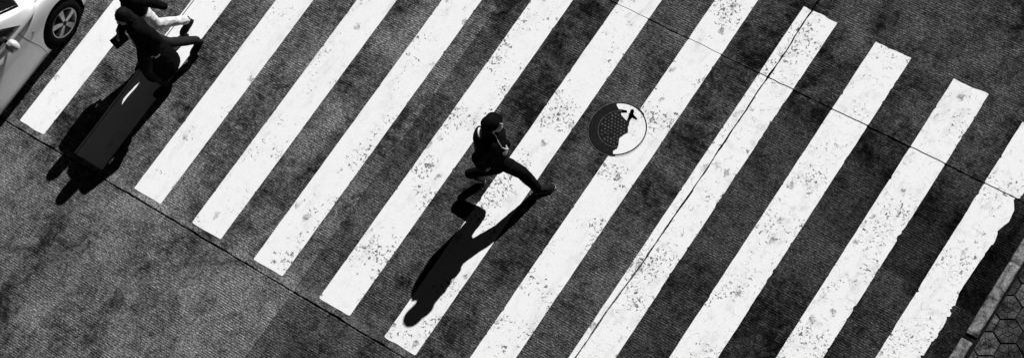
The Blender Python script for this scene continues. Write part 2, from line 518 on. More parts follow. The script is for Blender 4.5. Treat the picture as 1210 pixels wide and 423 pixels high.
bmesh.ops.triangulate(bm, faces=[f for f in bm.faces if len(f.verts) > 4])
pp = mesh_obj('paint_patch', bm, M['paint'], manhole); pp.color = (.9, .5, 1, 1)
# the far arc of the frame was painted over with the bar
bm = bmesh.new()
vs = []
for k in range(60):
    a = math.radians(-62) + math.radians(122) * k / 59
    vs.append([bm.verts.new((r * math.cos(a), r * math.sin(a), .0082)) for r in (.3525, .3635)])
for a, b in zip(vs, vs[1:]): bm.faces.new((a[0], a[1], b[1], b[0]))
pr = mesh_obj('paint_rim', bm, M['paint'], manhole); pr.color = (.1, .1, .2, 1)

# ------------------------------------------------------------------ kerb and pavement
KZ = .125
pave = bpy.data.objects.new('pavement', None); COL.objects.link(pave); struct(pave, 'pavement of dark hexagonal pavers behind the kerb')
bm = bmesh.new(); box(bm, (11.695, -16, -.06), (26, 22, KZ - .035))
keep_o = mesh_obj('pavement_bed', bm, M['soil'], pave)
kerb = bpy.data.objects.new('kerb', None); COL.objects.link(kerb); struct(kerb, 'row of rough pale kerb stones at the road edge')
y = -14.735
while y < 20:
    L = 1.0; bm = bmesh.new()
    dx = random.uniform(-.006, .006); a, b = y + .012, y + L - random.uniform(.014, .05)
    if abs(y - 3.265) < .02: a, b, dx = 3.315, 4.285, .002
    if abs(y - 2.265) < .02: b, dx = 3.235, -.012
    NL = 26; prof = [(0, -.05), (0, KZ - .012), (.012, KZ), (.05, KZ + .001), (.09, KZ + .001), (.122, KZ - .002), (.134, KZ - .016), (.134, -.05)]
    rows = []
    for k in range(NL + 1):
        yy = a + (b - a) * k / NL; e = min(yy - a, b - yy)
        row = []
        for q, (px, pz) in enumerate(prof):
            w = .004 if q not in (2, 5) else .007
            jx = noise.noise(Vector((px * 30, yy * 9, 1.7))) * w; jz = noise.noise(Vector((px * 30, yy * 9, 8.7))) * w
            drop = .012 * max(0, 1 - e / .02) if 1 <= q <= 6 else 0
            row.append(bm.verts.new((11.712 + dx + px + jx, yy, pz + jz - drop)))
        rows.append(row)
    for r0, r1 in zip(rows, rows[1:]):
        for q in range(len(prof) - 1): bm.faces.new((r0[q], r0[q + 1], r1[q + 1], r1[q]))
    bm.faces.new(rows[0]); bm.faces.new(list(reversed(rows[-1])))
    bmesh.ops.recalc_face_normals(bm, faces=bm.faces)
    mesh_obj('kerb_stone', bm, M['stone'], kerb)
    y += L

def clip_x(poly, xc):
    out = []
    for (a, b) in zip(poly, poly[1:] + poly[:1]):
        ia, ib = a[0] >= xc, b[0] >= xc
        if ia: out.append(a)
        if ia != ib:
            t = (xc - a[0]) / (b[0] - a[0]); out.append((xc, a[1] + (b[1] - a[1]) * t))
    return out
PITCH = .282; HS = PITCH / math.sqrt(3)
HX, HY = 12.098, 3.541
def tile_pieces():
    """pieces of one hexagonal paver: six kites round a small hexagon of six triangles"""
    R = HS - .006; ri = R * .44
    V = [(R * math.cos(math.radians(90 + 60 * k)), R * math.sin(math.radians(90 + 60 * k))) for k in range(6)]
    Mi = [((V[k][0] + V[(k + 1) % 6][0]) / 2, (V[k][1] + V[(k + 1) % 6][1]) / 2) for k in range(6)]
    I = [(ri * math.cos(math.radians(60 * k)), ri * math.sin(math.radians(60 * k))) for k in range(6)]
    out = []
    for k in range(6):
        # the corner kite at V[k] sits between midpoints k-1 and k
        a, b = Mi[k - 1], Mi[k]
        ia = (a[0] * .48, a[1] * .48); ib = (b[0] * .48, b[1] * .48)
        out.append([ia, a, V[k], b, ib])
    for k in range(3):
        a, b, c = [(Mi[(2 * k + q) % 6][0] * .48, Mi[(2 * k + q) % 6][1] * .48) for q in range(3)]
        out.append([(0, 0), a, b, c])
    return out
TP = tile_pieces()
def shrink(poly, d):
    cx = sum(p[0] for p in poly) / len(poly); cy = sum(p[1] for p in poly) / len(poly)
    o = []
    for x, y in poly:
        L = math.hypot(x - cx, y - cy); f = max(.2, (L - d) / L) if L > 0 else 1
        o.append((cx + (x - cx) * f, cy + (y - cy) * f))
    return o
def build_tile(cx, cy, clip):
    bm = bmesh.new()
    base = [(cx + (HS - .007) * math.cos(math.radians(90 + 60 * k)), cy + (HS - .007) * math.sin(math.radians(90 + 60 * k))) for k in range(6)]
    polys = [(base, KZ - .038, KZ - .012, 0)]
    for pc in TP: polys.append(([(cx + x, cy + y) for x, y in pc], KZ - .013, KZ - .004, .0035))
    for poly, z0, z1, sh in polys:
        if clip is not None: poly = clip_x(poly, clip)
        if len(poly) < 3: continue
        area = abs(sum(a[0] * b[1] - b[0] * a[1] for a, b in zip(poly, poly[1:] + poly[:1]))) / 2
        if area < 2e-4: continue
        q = shrink(poly, sh) if sh else poly
        q2 = shrink(poly, sh + .002) if sh else poly
        t = [bm.verts.new((x, y, z1)) for x, y in q2]; b_ = [bm.verts.new((x, y, z0)) for x, y in q]
        bm.faces.new(t)
        for k in range(len(t)):
            k2 = (k + 1) % len(t); bm.faces.new((t[k2], t[k], b_[k], b_[k2]))
    if not bm.faces: bm.free(); return None
    bmesh.ops.recalc_face_normals(bm, faces=bm.faces)
    return bm
EDGE = 11.885
shared = None; cnt = 0
for j in range(-7, 12):
    for i in range(-2, 9):
        cx = HX + i * PITCH + (PITCH / 2 if j % 2 else 0); cy = HY + j * PITCH * math.sqrt(3) / 2
        if cx + PITCH / 2 < EDGE + .02: continue
        if cx - PITCH / 2 >= EDGE:
            if shared is None:
                b0 = build_tile(0, 0, None); shared = bpy.data.meshes.new('hexagonal_paver'); b0.to_mesh(shared); b0.free()
                shared.materials.append(M['paver'])
            o = link('hexagonal_paver', shared, None, pave)
            o.location = (cx, cy, random.uniform(-.004, .003))
            o.rotation_euler = (random.uniform(-.012, .012), random.uniform(-.012, .012), random.choice((0, math.pi / 3)))
        else:
            b0 = build_tile(cx, cy, EDGE)
            if b0 is None: continue
            o = mesh_obj('hexagonal_paver', b0, M['paver'], pave)
        tv = random.choice((.55, .8, 1.0, 1.0, 1.35, 1.7)); o.color = (tv, tv, tv, 1); cnt += 1

# ------------------------------------------------------------------ organic modelling helpers
def capsule(bm, p0, r0, p1, r1, seg=14, caps=4):
    p0 = Vector(p0); p1 = Vector(p1); d = p1 - p0
    if d.length < 1e-6: d = Vector((0, 0, 1e-4))
    ax = d.normalized(); u = ax.orthogonal().normalized(); w = ax.cross(u)
    rings = []
    for k in range(caps):
        a = math.pi / 2 * (1 - k / caps); rings.append((p0 - ax * r0 * math.sin(a), r0 * math.cos(a)))
    rings.append((p0, r0)); rings.append((p1, r1))
    for k in range(1, caps + 1):
        a = math.pi / 2 * k / caps; rings.append((p1 + ax * r1 * math.sin(a), r1 * math.cos(a)))
    prev = None
    for c, r in rings:
        r = max(r, 1e-4)
        cur = [bm.verts.new(c + (u * math.cos(2 * math.pi * k / seg) + w * math.sin(2 * math.pi * k / seg)) * r) for k in range(seg)]
        if prev:
            for k in range(seg): bm.faces.new((prev[k], prev[(k + 1) % seg], cur[(k + 1) % seg], cur[k]))
        else: bm.faces.new(list(reversed(cur)))
        prev = cur
    bm.faces.new(prev)

def chain(bm, pts):
    for (a, ra), (b, rb) in zip(pts, pts[1:]): capsule(bm, a, ra, b, rb)

def loft(bm, secs, seg=24):
    """secs: (centre, u-vector, v-vector); closed tube with end caps"""
    prev = None
    for c, u, v in secs:
        cur = [bm.verts.new(Vector(c) + Vector(u) * math.cos(2 * math.pi * k / seg) + Vector(v) * math.sin(2 * math.pi * k / seg)) for k in range(seg)]
        if prev:
            for k in range(seg): bm.faces.new((prev[k], prev[(k + 1) % seg], cur[(k + 1) % seg], cur[k]))
        else: bm.faces.new(list(reversed(cur)))
        prev = cur
    bm.faces.new(prev)

def ellipsoid(bm, c, u, v, w, su=18, sv=12):
    c, u, v, w = Vector(c), Vector(u), Vector(v), Vector(w)
    secs = []
    for k in range(1, sv):
        a = -math.pi / 2 + math.pi * k / sv
        secs.append((c + w * math.sin(a), u * math.cos(a), v * math.cos(a)))
    secs.insert(0, (c - w * .999, u * .02, v * .02)); secs.append((c + w * .999, u * .02, v * .02))
    loft(bm, secs, su)

def fuse(name, bm, mat, parent, voxel=.010, smooth=3, fold=0.0, fscale=9.0):
    """union of the closed shapes in bm as one continuous smooth surface"""
    bmesh.ops.recalc_face_normals(bm, faces=bm.faces)
    me = bpy.data.meshes.new(name + '_raw'); bm.to_mesh(me); bm.free()
    o = bpy.data.objects.new(name + '_raw', me); COL.objects.link(o)
    md = o.modifiers.new('r', 'REMESH'); md.mode = 'VOXEL'; md.voxel_size = voxel
    if smooth:
        ms = o.modifiers.new('s', 'SMOOTH'); ms.factor = .5; ms.iterations = smooth
    dg = bpy.context.evaluated_depsgraph_get()
    res = bpy.data.meshes.new_from_object(o.evaluated_get(dg))
    bpy.data.objects.remove(o); bpy.data.meshes.remove(me)
    res.name = name
    if fold:
        nr = [v.normal.copy() for v in res.vertices]
        for v, n_ in zip(res.vertices, nr):
            c = v.co
            q = noise.noise(Vector((c.x * fscale, c.y * fscale, c.z * fscale * .7))) + .5 * noise.noise(Vector((c.x * fscale * 2.3, c.y * fscale * 2.3, c.z * fscale * 2)))
            q2 = 1 - abs(noise.noise(Vector((c.x * fscale * .8 + 9, c.y * fscale * .8, c.z * fscale * 1.7)))) * 2
            v.co = c + n_ * fold * (.6 * q + .5 * q2)
    for f in res.polygons: f.use_smooth = True
    o2 = link(name, res, mat); keep(o2, parent)
    return o2

def hand_shape(bm, wrist, direction, palm_n, side, curl=.5, size=1.0):
    """palm with four fingers of unequal length and a thumb from the side of the palm"""
    d = Vector(direction).normalized(); n_ = Vector(palm_n); n_ = (n_ - d * n_.dot(d)).normalized(); s = d.cross(n_) * side
    w = Vector(wrist)
    pc = w + d * .050 * size
    ellipsoid(bm, pc, s * .042 * size, n_ * .017 * size, d * .056 * size, 14, 10)
    for k, (off, L) in enumerate(((.030, .072), (.010, .080), (-.010, .074), (-.029, .058))):
        p = w + d * .088 * size + s * off * size
        a = 0.0; r = .0095 * size; ang = curl * .5
        for seg_l, rr_ in ((.45, .0090), (.32, .0082), (.23, .0074)):
            a += ang
            q = p + (d * math.cos(a) + n_ * math.sin(a) + s * off * .6) * L * seg_l * size
            capsule(bm, p, r, q, rr_ * size, 8, 2); p = q; r = rr_ * size; ang = curl * .8
    p = w + d * .030 * size + s * .036 * size
    q = p + (d * .6 + s * .7 + n_ * .35) * .038 * size
    t = q + (d * .9 + s * .15 + n_ * .45) * .032 * size
    capsule(bm, p, .013 * size, q, .0105 * size, 8, 2); capsule(bm, q, .0105 * size, t, .0088 * size, 8, 2)

def foot_dirs(heel, toe):
    d = (Vector(toe) - Vector(heel)).normalized()
    s = d.cross(Vector((0, 0, 1)))
    s = s.normalized() if s.length > 1e-3 else Vector((1, 0, 0))
    return d, s, s.cross(d)

def shoe_pair(parent, ankle, heel, toe, mat, sole_mat):
    """shoe upper and its sole; heel and toe are the ends of the sole on the underside"""
    heel, toe, ankle = Vector(heel), Vector(toe), Vector(ankle)
    d, s, u = foot_dirs(heel, toe); L = (toe - heel).length
    bm = bmesh.new()
    secs = []
    for t, wd, ht in ((-.02, .020, .030), (.04, .036, .055), (.16, .040, .075), (.34, .039, .078), (.52, .044, .060), (.70, .050, .047), (.86, .045, .038), (.96, .030, .030), (1.01, .012, .018)):
        c = heel + d * L * t + u * (ht / 2 + .010)
        secs.append((c, s * wd, u * ht / 2))
    loft(bm, secs, 18)
    capsule(bm, heel + d * L * .22 + u * .055, .042, ankle + (ankle - (heel + d * L * .22)).normalized() * .015, .042, 14)
    sh = fuse('shoe', bm, mat, parent, .008, 2)
    bm = bmesh.new()
    prev = None; N = 22; top = []; bot = []
    for k in range(N):
        a = 2 * math.pi * k / N
        t = .5 + .525 * math.cos(a); wd = (.046 if t > .45 else .040) * (1 + .10 * math.sin((t - .2) * 3))
        pt = heel + d * L * t + s * math.copysign(abs(math.sin(a)) ** .7, math.sin(a)) * wd
        top.append(bm.verts.new(pt + u * .022)); bot.append(bm.verts.new(pt))
    bm.faces.new(top); bm.faces.new(list(reversed(bot)))
    for k in range(N): bm.faces.new((top[(k + 1) % N], top[k], bot[k], bot[(k + 1) % N]))
    bmesh.ops.recalc_face_normals(bm, faces=bm.faces)
    so = mesh_obj('sole', bm, sole_mat); so.parent = sh
    return sh

def head_shapes(bm, c, F, R, U, k=1.0):
    """skull, jaw, nose, ears, brow"""
    ellipsoid(bm, c + U * .030 * k - F * .008 * k, R * .074 * k, F * .094 * k, U * .098 * k)
    ellipsoid(bm, c - U * .045 * k + F * .025 * k, R * .056 * k, F * .066 * k, U * .070 * k)
    capsule(bm, c + F * .090 * k + U * .020 * k, .010 * k, c + F * .106 * k - U * .022 * k, .014 * k, 10, 3)
    capsule(bm, c + F * .083 * k + U * .040 * k + R * .035 * k, .010 * k, c + F * .083 * k + U * .040 * k - R * .035 * k, .010 * k, 8, 2)
    capsule(bm, c + F * .083 * k - U * .062 * k + R * .018 * k, .009 * k, c + F * .083 * k - U * .062 * k - R * .018 * k, .009 * k, 8, 2)
    for s in (-1, 1):
        ellipsoid(bm, c + R * s * .076 * k - F * .005 * k - U * .005 * k, R * .010 * k, F * .020 * k, U * .032 * k, 10, 8)

def add_eyes(parent, c, F, R, U, k=1.0):
    for s in (-1, 1):
        bm = bmesh.new(); ellipsoid(bm, c + F * .080 * k + U * .014 * k + R * s * .031 * k, R * .014 * k, F * .010 * k, U * .008 * k, 10, 8)
        o = mesh_obj('eye', bm, M['eye'], None, True); keep(o, parent)

def person_body(J, parent):
    """one continuous skin surface under the clothes"""
    F, R, U = J['F'], J['R'], Vector((0, 0, 1))
    bm = bmesh.new()
    head_shapes(bm, J['head'], J['HF'], J['HR'], J['HU'])
    chain(bm, [(J['head'] - J['HU'] * .06 - J['HF'] * .012, .050), (J['neck'], .052), (J['chest'] + U * .05, .075)])
    secs = []
    for t, a, b in ((0, .125, .090), (.15, .150, .105), (.35, .135, .095), (.55, .130, .090), (.75, .155, .105), (.9, .16, .10), (1.0, .12, .07)):
        secs.append((J['pelvis'] - U * .06 + (J['chest'] + U * .12 - (J['pelvis'] - U * .06)) * t, R * a, F * b))
    loft(bm, secs)
    for s in ('l', 'r'):
        chain(bm, [(J['sh_' + s], .050), (J['el_' + s], .038), (J['wr_' + s], .026)])
        hand_shape(bm, J['wr_' + s], J['hd_' + s], J['hn_' + s], 1 if s == 'r' else -1, J.get('curl_' + s, .5))
        chain(bm, [(J['hip_' + s], .078), (J['kn_' + s], .050), (J['an_' + s], .036)])
        chain(bm, [(J['an_' + s], .034), ((J['he_' + s] + (J['to_' + s] - J['he_' + s]) * .3 + Vector((0, 0, .035))), .026), (J['to_' + s] * .85 + J['he_' + s] * .15 + Vector((0, 0, .026)), .018)])
    return fuse('body', bm, M['skin'], parent, .0075, 2)

def vec(*a): return Vector(a)
def frame_for(head_deg):
    a = math.radians(head_deg); F = Vector((math.cos(a), math.sin(a), 0)); R = Vector((math.sin(a), -math.cos(a), 0))
    return F, R

def bend(a, b, la, lb, hint):
    """elbow or knee between a and b on the side of hint"""
    a, b = Vector(a), Vector(b); d = b - a; L = min(d.length, (la + lb) * .998); d.normalize()
    x = (la * la - lb * lb + L * L) / (2 * L); h = math.sqrt(max(0, la * la - x * x))
    q = Vector(hint); q = (q - d * q.dot(d)).normalized()
    return a + d * x + q * h

def jacket(J, parent, mat, hem, flare, sleeve_r, name='jacket', collar=True, fold=.010, cut=None):
    F, R, U = J['F'], J['R'], Vector((0, 0, 1))
    bm = bmesh.new()
    P, C = J['pelvis'], J['chest']
    secs = []
    for t, a, b, mf in flare:
        secs.append((P + (C - P) * t + F * mf if t >= 0 else P + U * t * (hem if hem else 1) + F * mf, R * a, F * b))
    loft(bm, secs)
    capsule(bm, J['sh_l'] + U * .005, .078, J['sh_r'] + U * .005, .078)
    if collar: capsule(bm, C + U * .10, .085, J['neck'] + U * .005, .064)
    for s in ('l', 'r'):
        chain(bm, [(J['sh_' + s], sleeve_r[0]), (J['el_' + s], sleeve_r[1]), (J['wr_' + s] + (J['el_' + s] - J['wr_' + s]) * .05, sleeve_r[2])])
    return fuse(name, bm, mat, parent, .011, 3, fold)

def trousers(J, parent, mat, r=(.098, .070, .058), fold=.008):
    R, F, U = J['R'], J['F'], Vector((0, 0, 1)); bm = bmesh.new()
    P = J['pelvis']
    loft(bm, [(P - U * .10, R * .14, F * .10), (P - U * .03, R * .172, F * .122), (P + U * .06, R * .160, F * .115), (P + U * .13, R * .145, F * .102)])
    for s in ('l', 'r'):
        e = J['an_' + s] + (J['kn_' + s] - J['an_' + s]) * .06
        chain(bm, [(J['hip_' + s], r[0]), (J['kn_' + s], r[1]), (e, r[2])])
    return fuse('trousers', bm, mat, parent, .011, 3, fold, 11)

def hair_shell(J, parent, long_=False):
    H, F, R, U = J['head'], J['HF'], J['HR'], J['HU']; bm = bmesh.new()
    ellipsoid(bm, H + U * .042 - F * .018, R * .086, F * .098, U * .098)
    ellipsoid(bm, H - U * .010 - F * .050, R * .080, F * .062, U * .090)
    if long_:
        ellipsoid(bm, H - U * .11 - F * .060, R * .078, F * .045, U * .13)
        for s in (-1, 1): ellipsoid(bm, H - U * .06 + R * s * .072 - F * .01, R * .020, F * .045, U * .12)
    return fuse('hair', bm, M['hair'], parent, .009, 2, .006, 30)

# ------------------------------------------------------------------ striding person with cap
F, R = frame_for(28); U = Vector((0, 0, 1))
J = dict(F=F, R=R)
B0 = vec(6.150, 2.365, 0)
J['pelvis'] = B0 + U * .87 - F * .01
J['chest'] = B0 + F * .055 + U * 1.19
J['neck'] = B0 + F * .085 + U * 1.40
hF, hR = frame_for(34)
J['HF'] = (hF * .98 + U * .24).normalized(); J['HR'] = hR; J['HU'] = hR.cross(J['HF']).normalized()
J['head'] = B0 + F * .115 + U * 1.515
J['sh_r'] = J['chest'] + R * .165 + U * .145; J['sh_l'] = J['chest'] - R * .165 + U * .145
J['hip_r'] = J['pelvis'] + R * .085 - U * .02; J['hip_l'] = J['pelvis'] - R * .085 - U * .02
# front leg: right
J['he_r'] = vec(6.485, 2.400, .004); J['to_r'] = vec(6.675, 2.590, .004)
J['an_r'] = vec(6.525, 2.445, .095); J['kn_r'] = bend(J['hip_r'], J['an_r'], .44, .42, F)
# rear leg: left, pushing off with the toe
J['to_l'] = vec(5.872, 2.236, .012); J['he_l'] = vec(5.715, 2.145, .185)
J['an_l'] = vec(5.765, 2.145, .26); J['kn_l'] = bend(J['hip_l'], J['an_l'], .44, .42, F + R * .05)
# arms: left hand forward at the belly, right elbow swung back
J['wr_l'] = B0 + F * .165 - R * .02 + U * .99; J['el_l'] = bend(J['sh_l'], J['wr_l'], .29, .25, -R * .25 - F * 1.0 - U * .4)
J['hd_l'] = (F * .15 + R * .9 + U * .05); J['hn_l'] = (-F + R * .2)
J['wr_r'] = B0 - F * .12 + R * .22 + U * .86; J['el_r'] = bend(J['sh_r'], J['wr_r'], .29, .25, -F * 1.0 + R * .2)
J['hd_r'] = (F * .1 - U * 1.0 - R * .15); J['hn_r'] = -R
J['curl_l'] = .9; J['curl_r'] = .6
root = empty('person', (B0.x, B0.y, 0), 'person in black with a dark cap striding across the middle of the zebra crossing', 'person')
person_body(J, root); add_eyes(root, J['head'], J['HF'], J['HR'], J['HU'])
jacket(J, root, M['black'], 1.0, [(-.14, .192, .150, 0), (0, .190, .150, 0), (.35, .185, .145, .005), (.7, .192, .146, 0), (1.0, .195, .138, 0), (1.3, .170, .105, -.01), (1.42, .10, .075, -.01)],
       (.088, .074, .056))
trousers(J, root, M['black'], (.104, .078, .062))
shoe_pair(root, J['an_r'], J['he_r'], J['to_r'], M['shoe'], M['sole'])
shoe_pair(root, J['an_l'], J['he_l'], J['to_l'], M['shoe'], M['sole'])
hair_shell(J, root)
# cap: crown and brim
H, hf, hr, hu = J['head'], J['HF'], J['HR'], J['HU']
bm = bmesh.new()
secs = []
for t, k_ in ((.020, 1.0), (.050, 1.03), (.085, .99), (.115, .86), (.138, .62), (.150, .30), (.153, .05)):
    secs.append((H + hu * t - hf * .008, hr * .092 * k_, hf * .108 * k_))
loft(bm, secs, 28)
cap = fuse('cap', bm, M['black'], root, .008, 2, .002)
ca, sa = math.cos(math.radians(42)), math.sin(math.radians(42))   # the cap sits askew, brim turned to the left
br_f, br_r = hf * ca - hr * sa, hr * ca + hf * sa
bm = bmesh.new(); grid_t = []; grid_b = []
for a in range(13):
    an = math.radians(-62 + 124 * a / 12); rt = []; rb = []
    for q in range(6):
        t = q / 5
        ctr = H + hu * (.036 - .020 * t) - hf * .008
        ext = .060 * math.cos(an) ** .8 * t
        pt = ctr + br_r * math.sin(an) * .090 * (1 - .05 * t) + br_f * (math.cos(an) * .100 + ext) - hu * (abs(math.sin(an)) ** 2 * .022)
        rt.append(bm.verts.new(pt + hu * .003)); rb.append(bm.verts.new(pt - hu * .002))
    grid_t.append(rt); grid_b.append(rb)
for a in range(12):
    for q in range(5):
        bm.faces.new((grid_t[a][q], grid_t[a][q + 1], grid_t[a + 1][q + 1], grid_t[a + 1][q]))
        bm.faces.new((grid_b[a][q], grid_b[a + 1][q], grid_b[a + 1][q + 1], grid_b[a][q + 1]))
    for q in (0, 5):
        bm.faces.new((grid_t[a][q], grid_t[a + 1][q], grid_b[a + 1][q], grid_b[a][q]))
for a in (0, 12):
    for q in range(5): bm.faces.new((grid_t[a][q], grid_t[a][q + 1], grid_b[a][q + 1], grid_b[a][q]))
bmesh.ops.recalc_face_normals(bm, faces=bm.faces)
br = mesh_obj('brim', bm, M['black'], None, True); br.parent = cap
# backpack on the back
PK = J['chest'] - F * .170 - U * .14
pack = empty('backpack', (PK.x, PK.y, PK.z - .28), 'black backpack worn by the striding person with the cap', 'backpack')
bm = bmesh.new()
loft(bm, [(PK - U * .27 - F * .0, R * .120, F * .060), (PK - U * .24, R * .125, F * .068), (PK - U * .05 - F * .01, R * .130, F * .074), (PK + U * .15, R * .125, F * .066), (PK + U * .25 + F * .015, R * .105, F * .060), (PK + U * .285 + F * .02, R * .07, F * .03)], 20)
fuse('pack', bm, M['bag'], pack, .012, 3, .008)
bm = bmesh.new(); loft(bm, [(PK - U * .19 - F * .058, R * .085, F * .03), (PK - U * .10 - F * .066, R * .100, F * .035), (PK + U * .02 - F * .058, R * .09, F * .03)], 16)
fuse('pocket', bm, M['bag'], pack, .010, 2, .005)
bm = bmesh.new()
tube_pts = [PK + U * (.275 + .045 * math.sin(math.pi * k / 10)) + F * .03 + R * .055 * math.cos(math.pi * k / 10) for k in range(11)]
for a, b in zip(tube_pts, tube_pts[1:]): capsule(bm, a, .012, b, .012, 8, 2)
keep(mesh_obj('grab_loop', bm, M['pale'], None, True), pack)
for sg in (-1, 1):
    bm = bmesh.new(); tp_ = [PK + U * .24 + F * .04 + R * sg * .075, J['chest'] + U * .235 - F * .02 + R * sg * .095, J['chest'] + U * .19 + F * .060 + R * sg * .105, J['chest'] + F * .098 + R * sg * .125 - U * .02, J['chest'] + F * .05 + R * sg * .17 - U * .14, PK - U * .18 + F * .06 + R * sg * .14]
    for a, b in zip(tp_, tp_[1:]): capsule(bm, a, .016, b, .016, 8, 2)
    keep(mesh_obj('shoulder_strap', bm, M['bag'], None, True), pack)
# earphone lead from the ear down the chest
def tube(bm, pts, r, seg=8):
    for a, b in zip(pts, pts[1:]): capsule(bm, a, r, b, r, seg, 2)
ear = H + hr * .085 - hf * .0
bm = bmesh.new()
c0 = [ear, ear - U * .07 + F * .02 + R * .010, ear - U * .16 + F * .03 + R * .03, J['chest'] + F * .108 + R * .11 - U * .00, J['chest'] + F * .125 + R * .085 - U * .09, J['wr_l'] + F * .03 + R * .06 + U * .01]
sm = []
for k in range(len(c0) - 1):
    p_1, p0_, p1_, p2_ = c0[max(k - 1, 0)], c0[k], c0[k + 1], c0[min(k + 2, len(c0) - 1)]
    for q in range(6):
        t = q / 6; sm.append(.5 * ((2 * p0_) + (p1_ - p_1) * t + (2 * p_1 - 5 * p0_ + 4 * p1_ - p2_) * t * t + (3 * p0_ - p_1 - 3 * p1_ + p2_) * t ** 3))
sm.append(c0[-1]); tube(bm, sm, .0048)
keep(mesh_obj('earphone_cable', bm, M['white'], None, True), root)
# ------------------------------------------------------------------ two people walking side by side, left
def walker(B0, deg, top, lean, front, trail, trail_heel, label, group, kit):
    F, R = frame_for(deg); U = Vector((0, 0, 1)); k = top / 1.70
    J = dict(F=F, R=R); B0 = Vector(B0)
    J['pelvis'] = B0 + U * .91 * k
    J['chest'] = B0 + F * lean * .6 + U * 1.24 * k
    J['neck'] = B0 + F * lean * .9 + U * 1.455 * k
    J['HF'] = (F * .97 - U * .2).normalized(); J['HR'] = R; J['HU'] = R.cross(J['HF']).normalized()
    J['head'] = B0 + F * (lean + .035) + U * 1.575 * k
    J['sh_r'] = J['chest'] + R * .17 + U * .15; J['sh_l'] = J['chest'] - R * .17 + U * .15
    J['hip_r'] = J['pelvis'] + R * .085 - U * .02; J['hip_l'] = J['pelvis'] - R * .085 - U * .02
    a, b = kit['front'], kit['back']
    fr = Vector(front)
    J['he_' + a] = fr - F * .11 + U * .004; J['to_' + a] = fr + F * .155 + U * .004
    J['an_' + a] = fr - F * .065 + U * .095
    tr = Vector(trail)
    J['to_' + b] = tr + F * .05 + U * .010; J['he_' + b] = J['to_' + b] - F * .235 + U * trail_heel
    J['an_' + b] = J['he_' + b] + F * .06 + U * .085
    for s in (a, b): J['kn_' + s] = bend(J['hip_' + s], J['an_' + s], .445 * k, .43 * k, F)
    for s in ('l', 'r'):
        sg = 1 if s == 'r' else -1
        wr = kit['wr_' + s]; J['wr_' + s] = B0 + F * wr[0] + R * wr[1] + U * wr[2] * k
        J['el_' + s] = bend(J['sh_' + s], J['wr_' + s], .29 * k, .26 * k, -F * .8 + R * sg * .5)
        J['hd_' + s] = F * kit['hd_' + s][0] + R * kit['hd_' + s][1] + U * kit['hd_' + s][2]
        J['hn_' + s] = -R * sg; J['curl_' + s] = .8
    root = empty('person', (B0.x, B0.y, 0), label, 'person', group)
    person_body(J, root); add_eyes(root, J['head'], J['HF'], J['HR'], J['HU'])
    return J, root

# far one: dark jacket, pale trousers
JA, ra = walker((1.085, 1.80, 0), 250, 1.68, .035, (1.03, 1.50, 0), (1.235, 2.06, 0), .12,
                'person in dark jacket and pale trousers at the top edge of the picture', None,
                dict(front='l', back='r', wr_l=(-.27, -.20, .93), wr_r=(.12, .19, .90), hd_l=(0, 0, -1), hd_r=(.2, 0, -1)))
jacket(JA, ra, M['black'], 1.0, [(.22, .178, .135, 0), (.28, .172, .130, 0), (.4, .165, .125, .005), (.7, .178, .130, 0), (1.0, .185, .125, 0), (1.3, .165, .10, -.01), (1.44, .10, .075, -.01)], (.078, .062, .048))
trousers(JA, ra, M['pale'], (.098, .068, .056), .010)
for s in ('l', 'r'): shoe_pair(ra, JA['an_' + s], JA['he_' + s], JA['to_' + s], M['shoe'], M['dsole'])
hair_shell(JA, ra, True)

# near one: long black coat
JB, rb = walker((1.405, 1.525, 0), 252, 1.61, .04, (1.50, 1.285, 0), (1.545, 1.885, 0), .12,
                'person in long black coat walking beside the white car', None,
                dict(front='l', back='r', wr_l=(.02, -.24, .90), wr_r=(.20, .20, 1.10), hd_l=(.1, 0, -1), hd_r=(.7, -.5, .2)))
coat = jacket(JB, rb, M['coat'], 1.0, [(-.66, .228, .255, .040), (-.50, .226, .245, .042), (-.36, .218, .222, .035), (-.2, .205, .182, .015), (0, .195, .15, 0), (.35, .175, .132, .005), (.7, .182, .132, 0), (1.0, .188, .128, 0), (1.3, .165, .10, -.01), (1.44, .10, .075, -.01)],
              (.084, .070, .056), 'coat', True, .014)
trousers(JB, rb, M['dgrey'], (.090, .064, .055), .006)
for s in ('l', 'r'): shoe_pair(rb, JB['an_' + s], JB['he_' + s], JB['to_' + s], M['shoe'], M['dsole'])
hair_shell(JB, rb, True)
# small dark bag in the near one's hand
hp = JB['wr_r'] + JB['hd_r'].normalized() * .085
bag = empty('handbag', (hp.x, hp.y, hp.z - .17), 'small dark rectangular bag held by the person in the long coat', 'bag')
bm = bmesh.new(); box(bm, (-.10, -.035, 0), (.10, .035, .15), .012)
o = mesh_obj('pouch', bm, M['bag'], bag, True); 
bm = bmesh.new(); box(bm, (-.102, -.039, .075), (.102, -.030, .152), .003); mesh_obj('flap', bm, M['bag'], bag)
bm = bmesh.new()
tube(bm, [Vector((.055 * math.cos(math.pi * k / 10), 0, .145 + .045 * math.sin(math.pi * k / 10))) for k in range(11)], .006)
mesh_obj('handle', bm, M['bag'], bag, True)
bag.rotation_euler = (0, 0, math.radians(256))

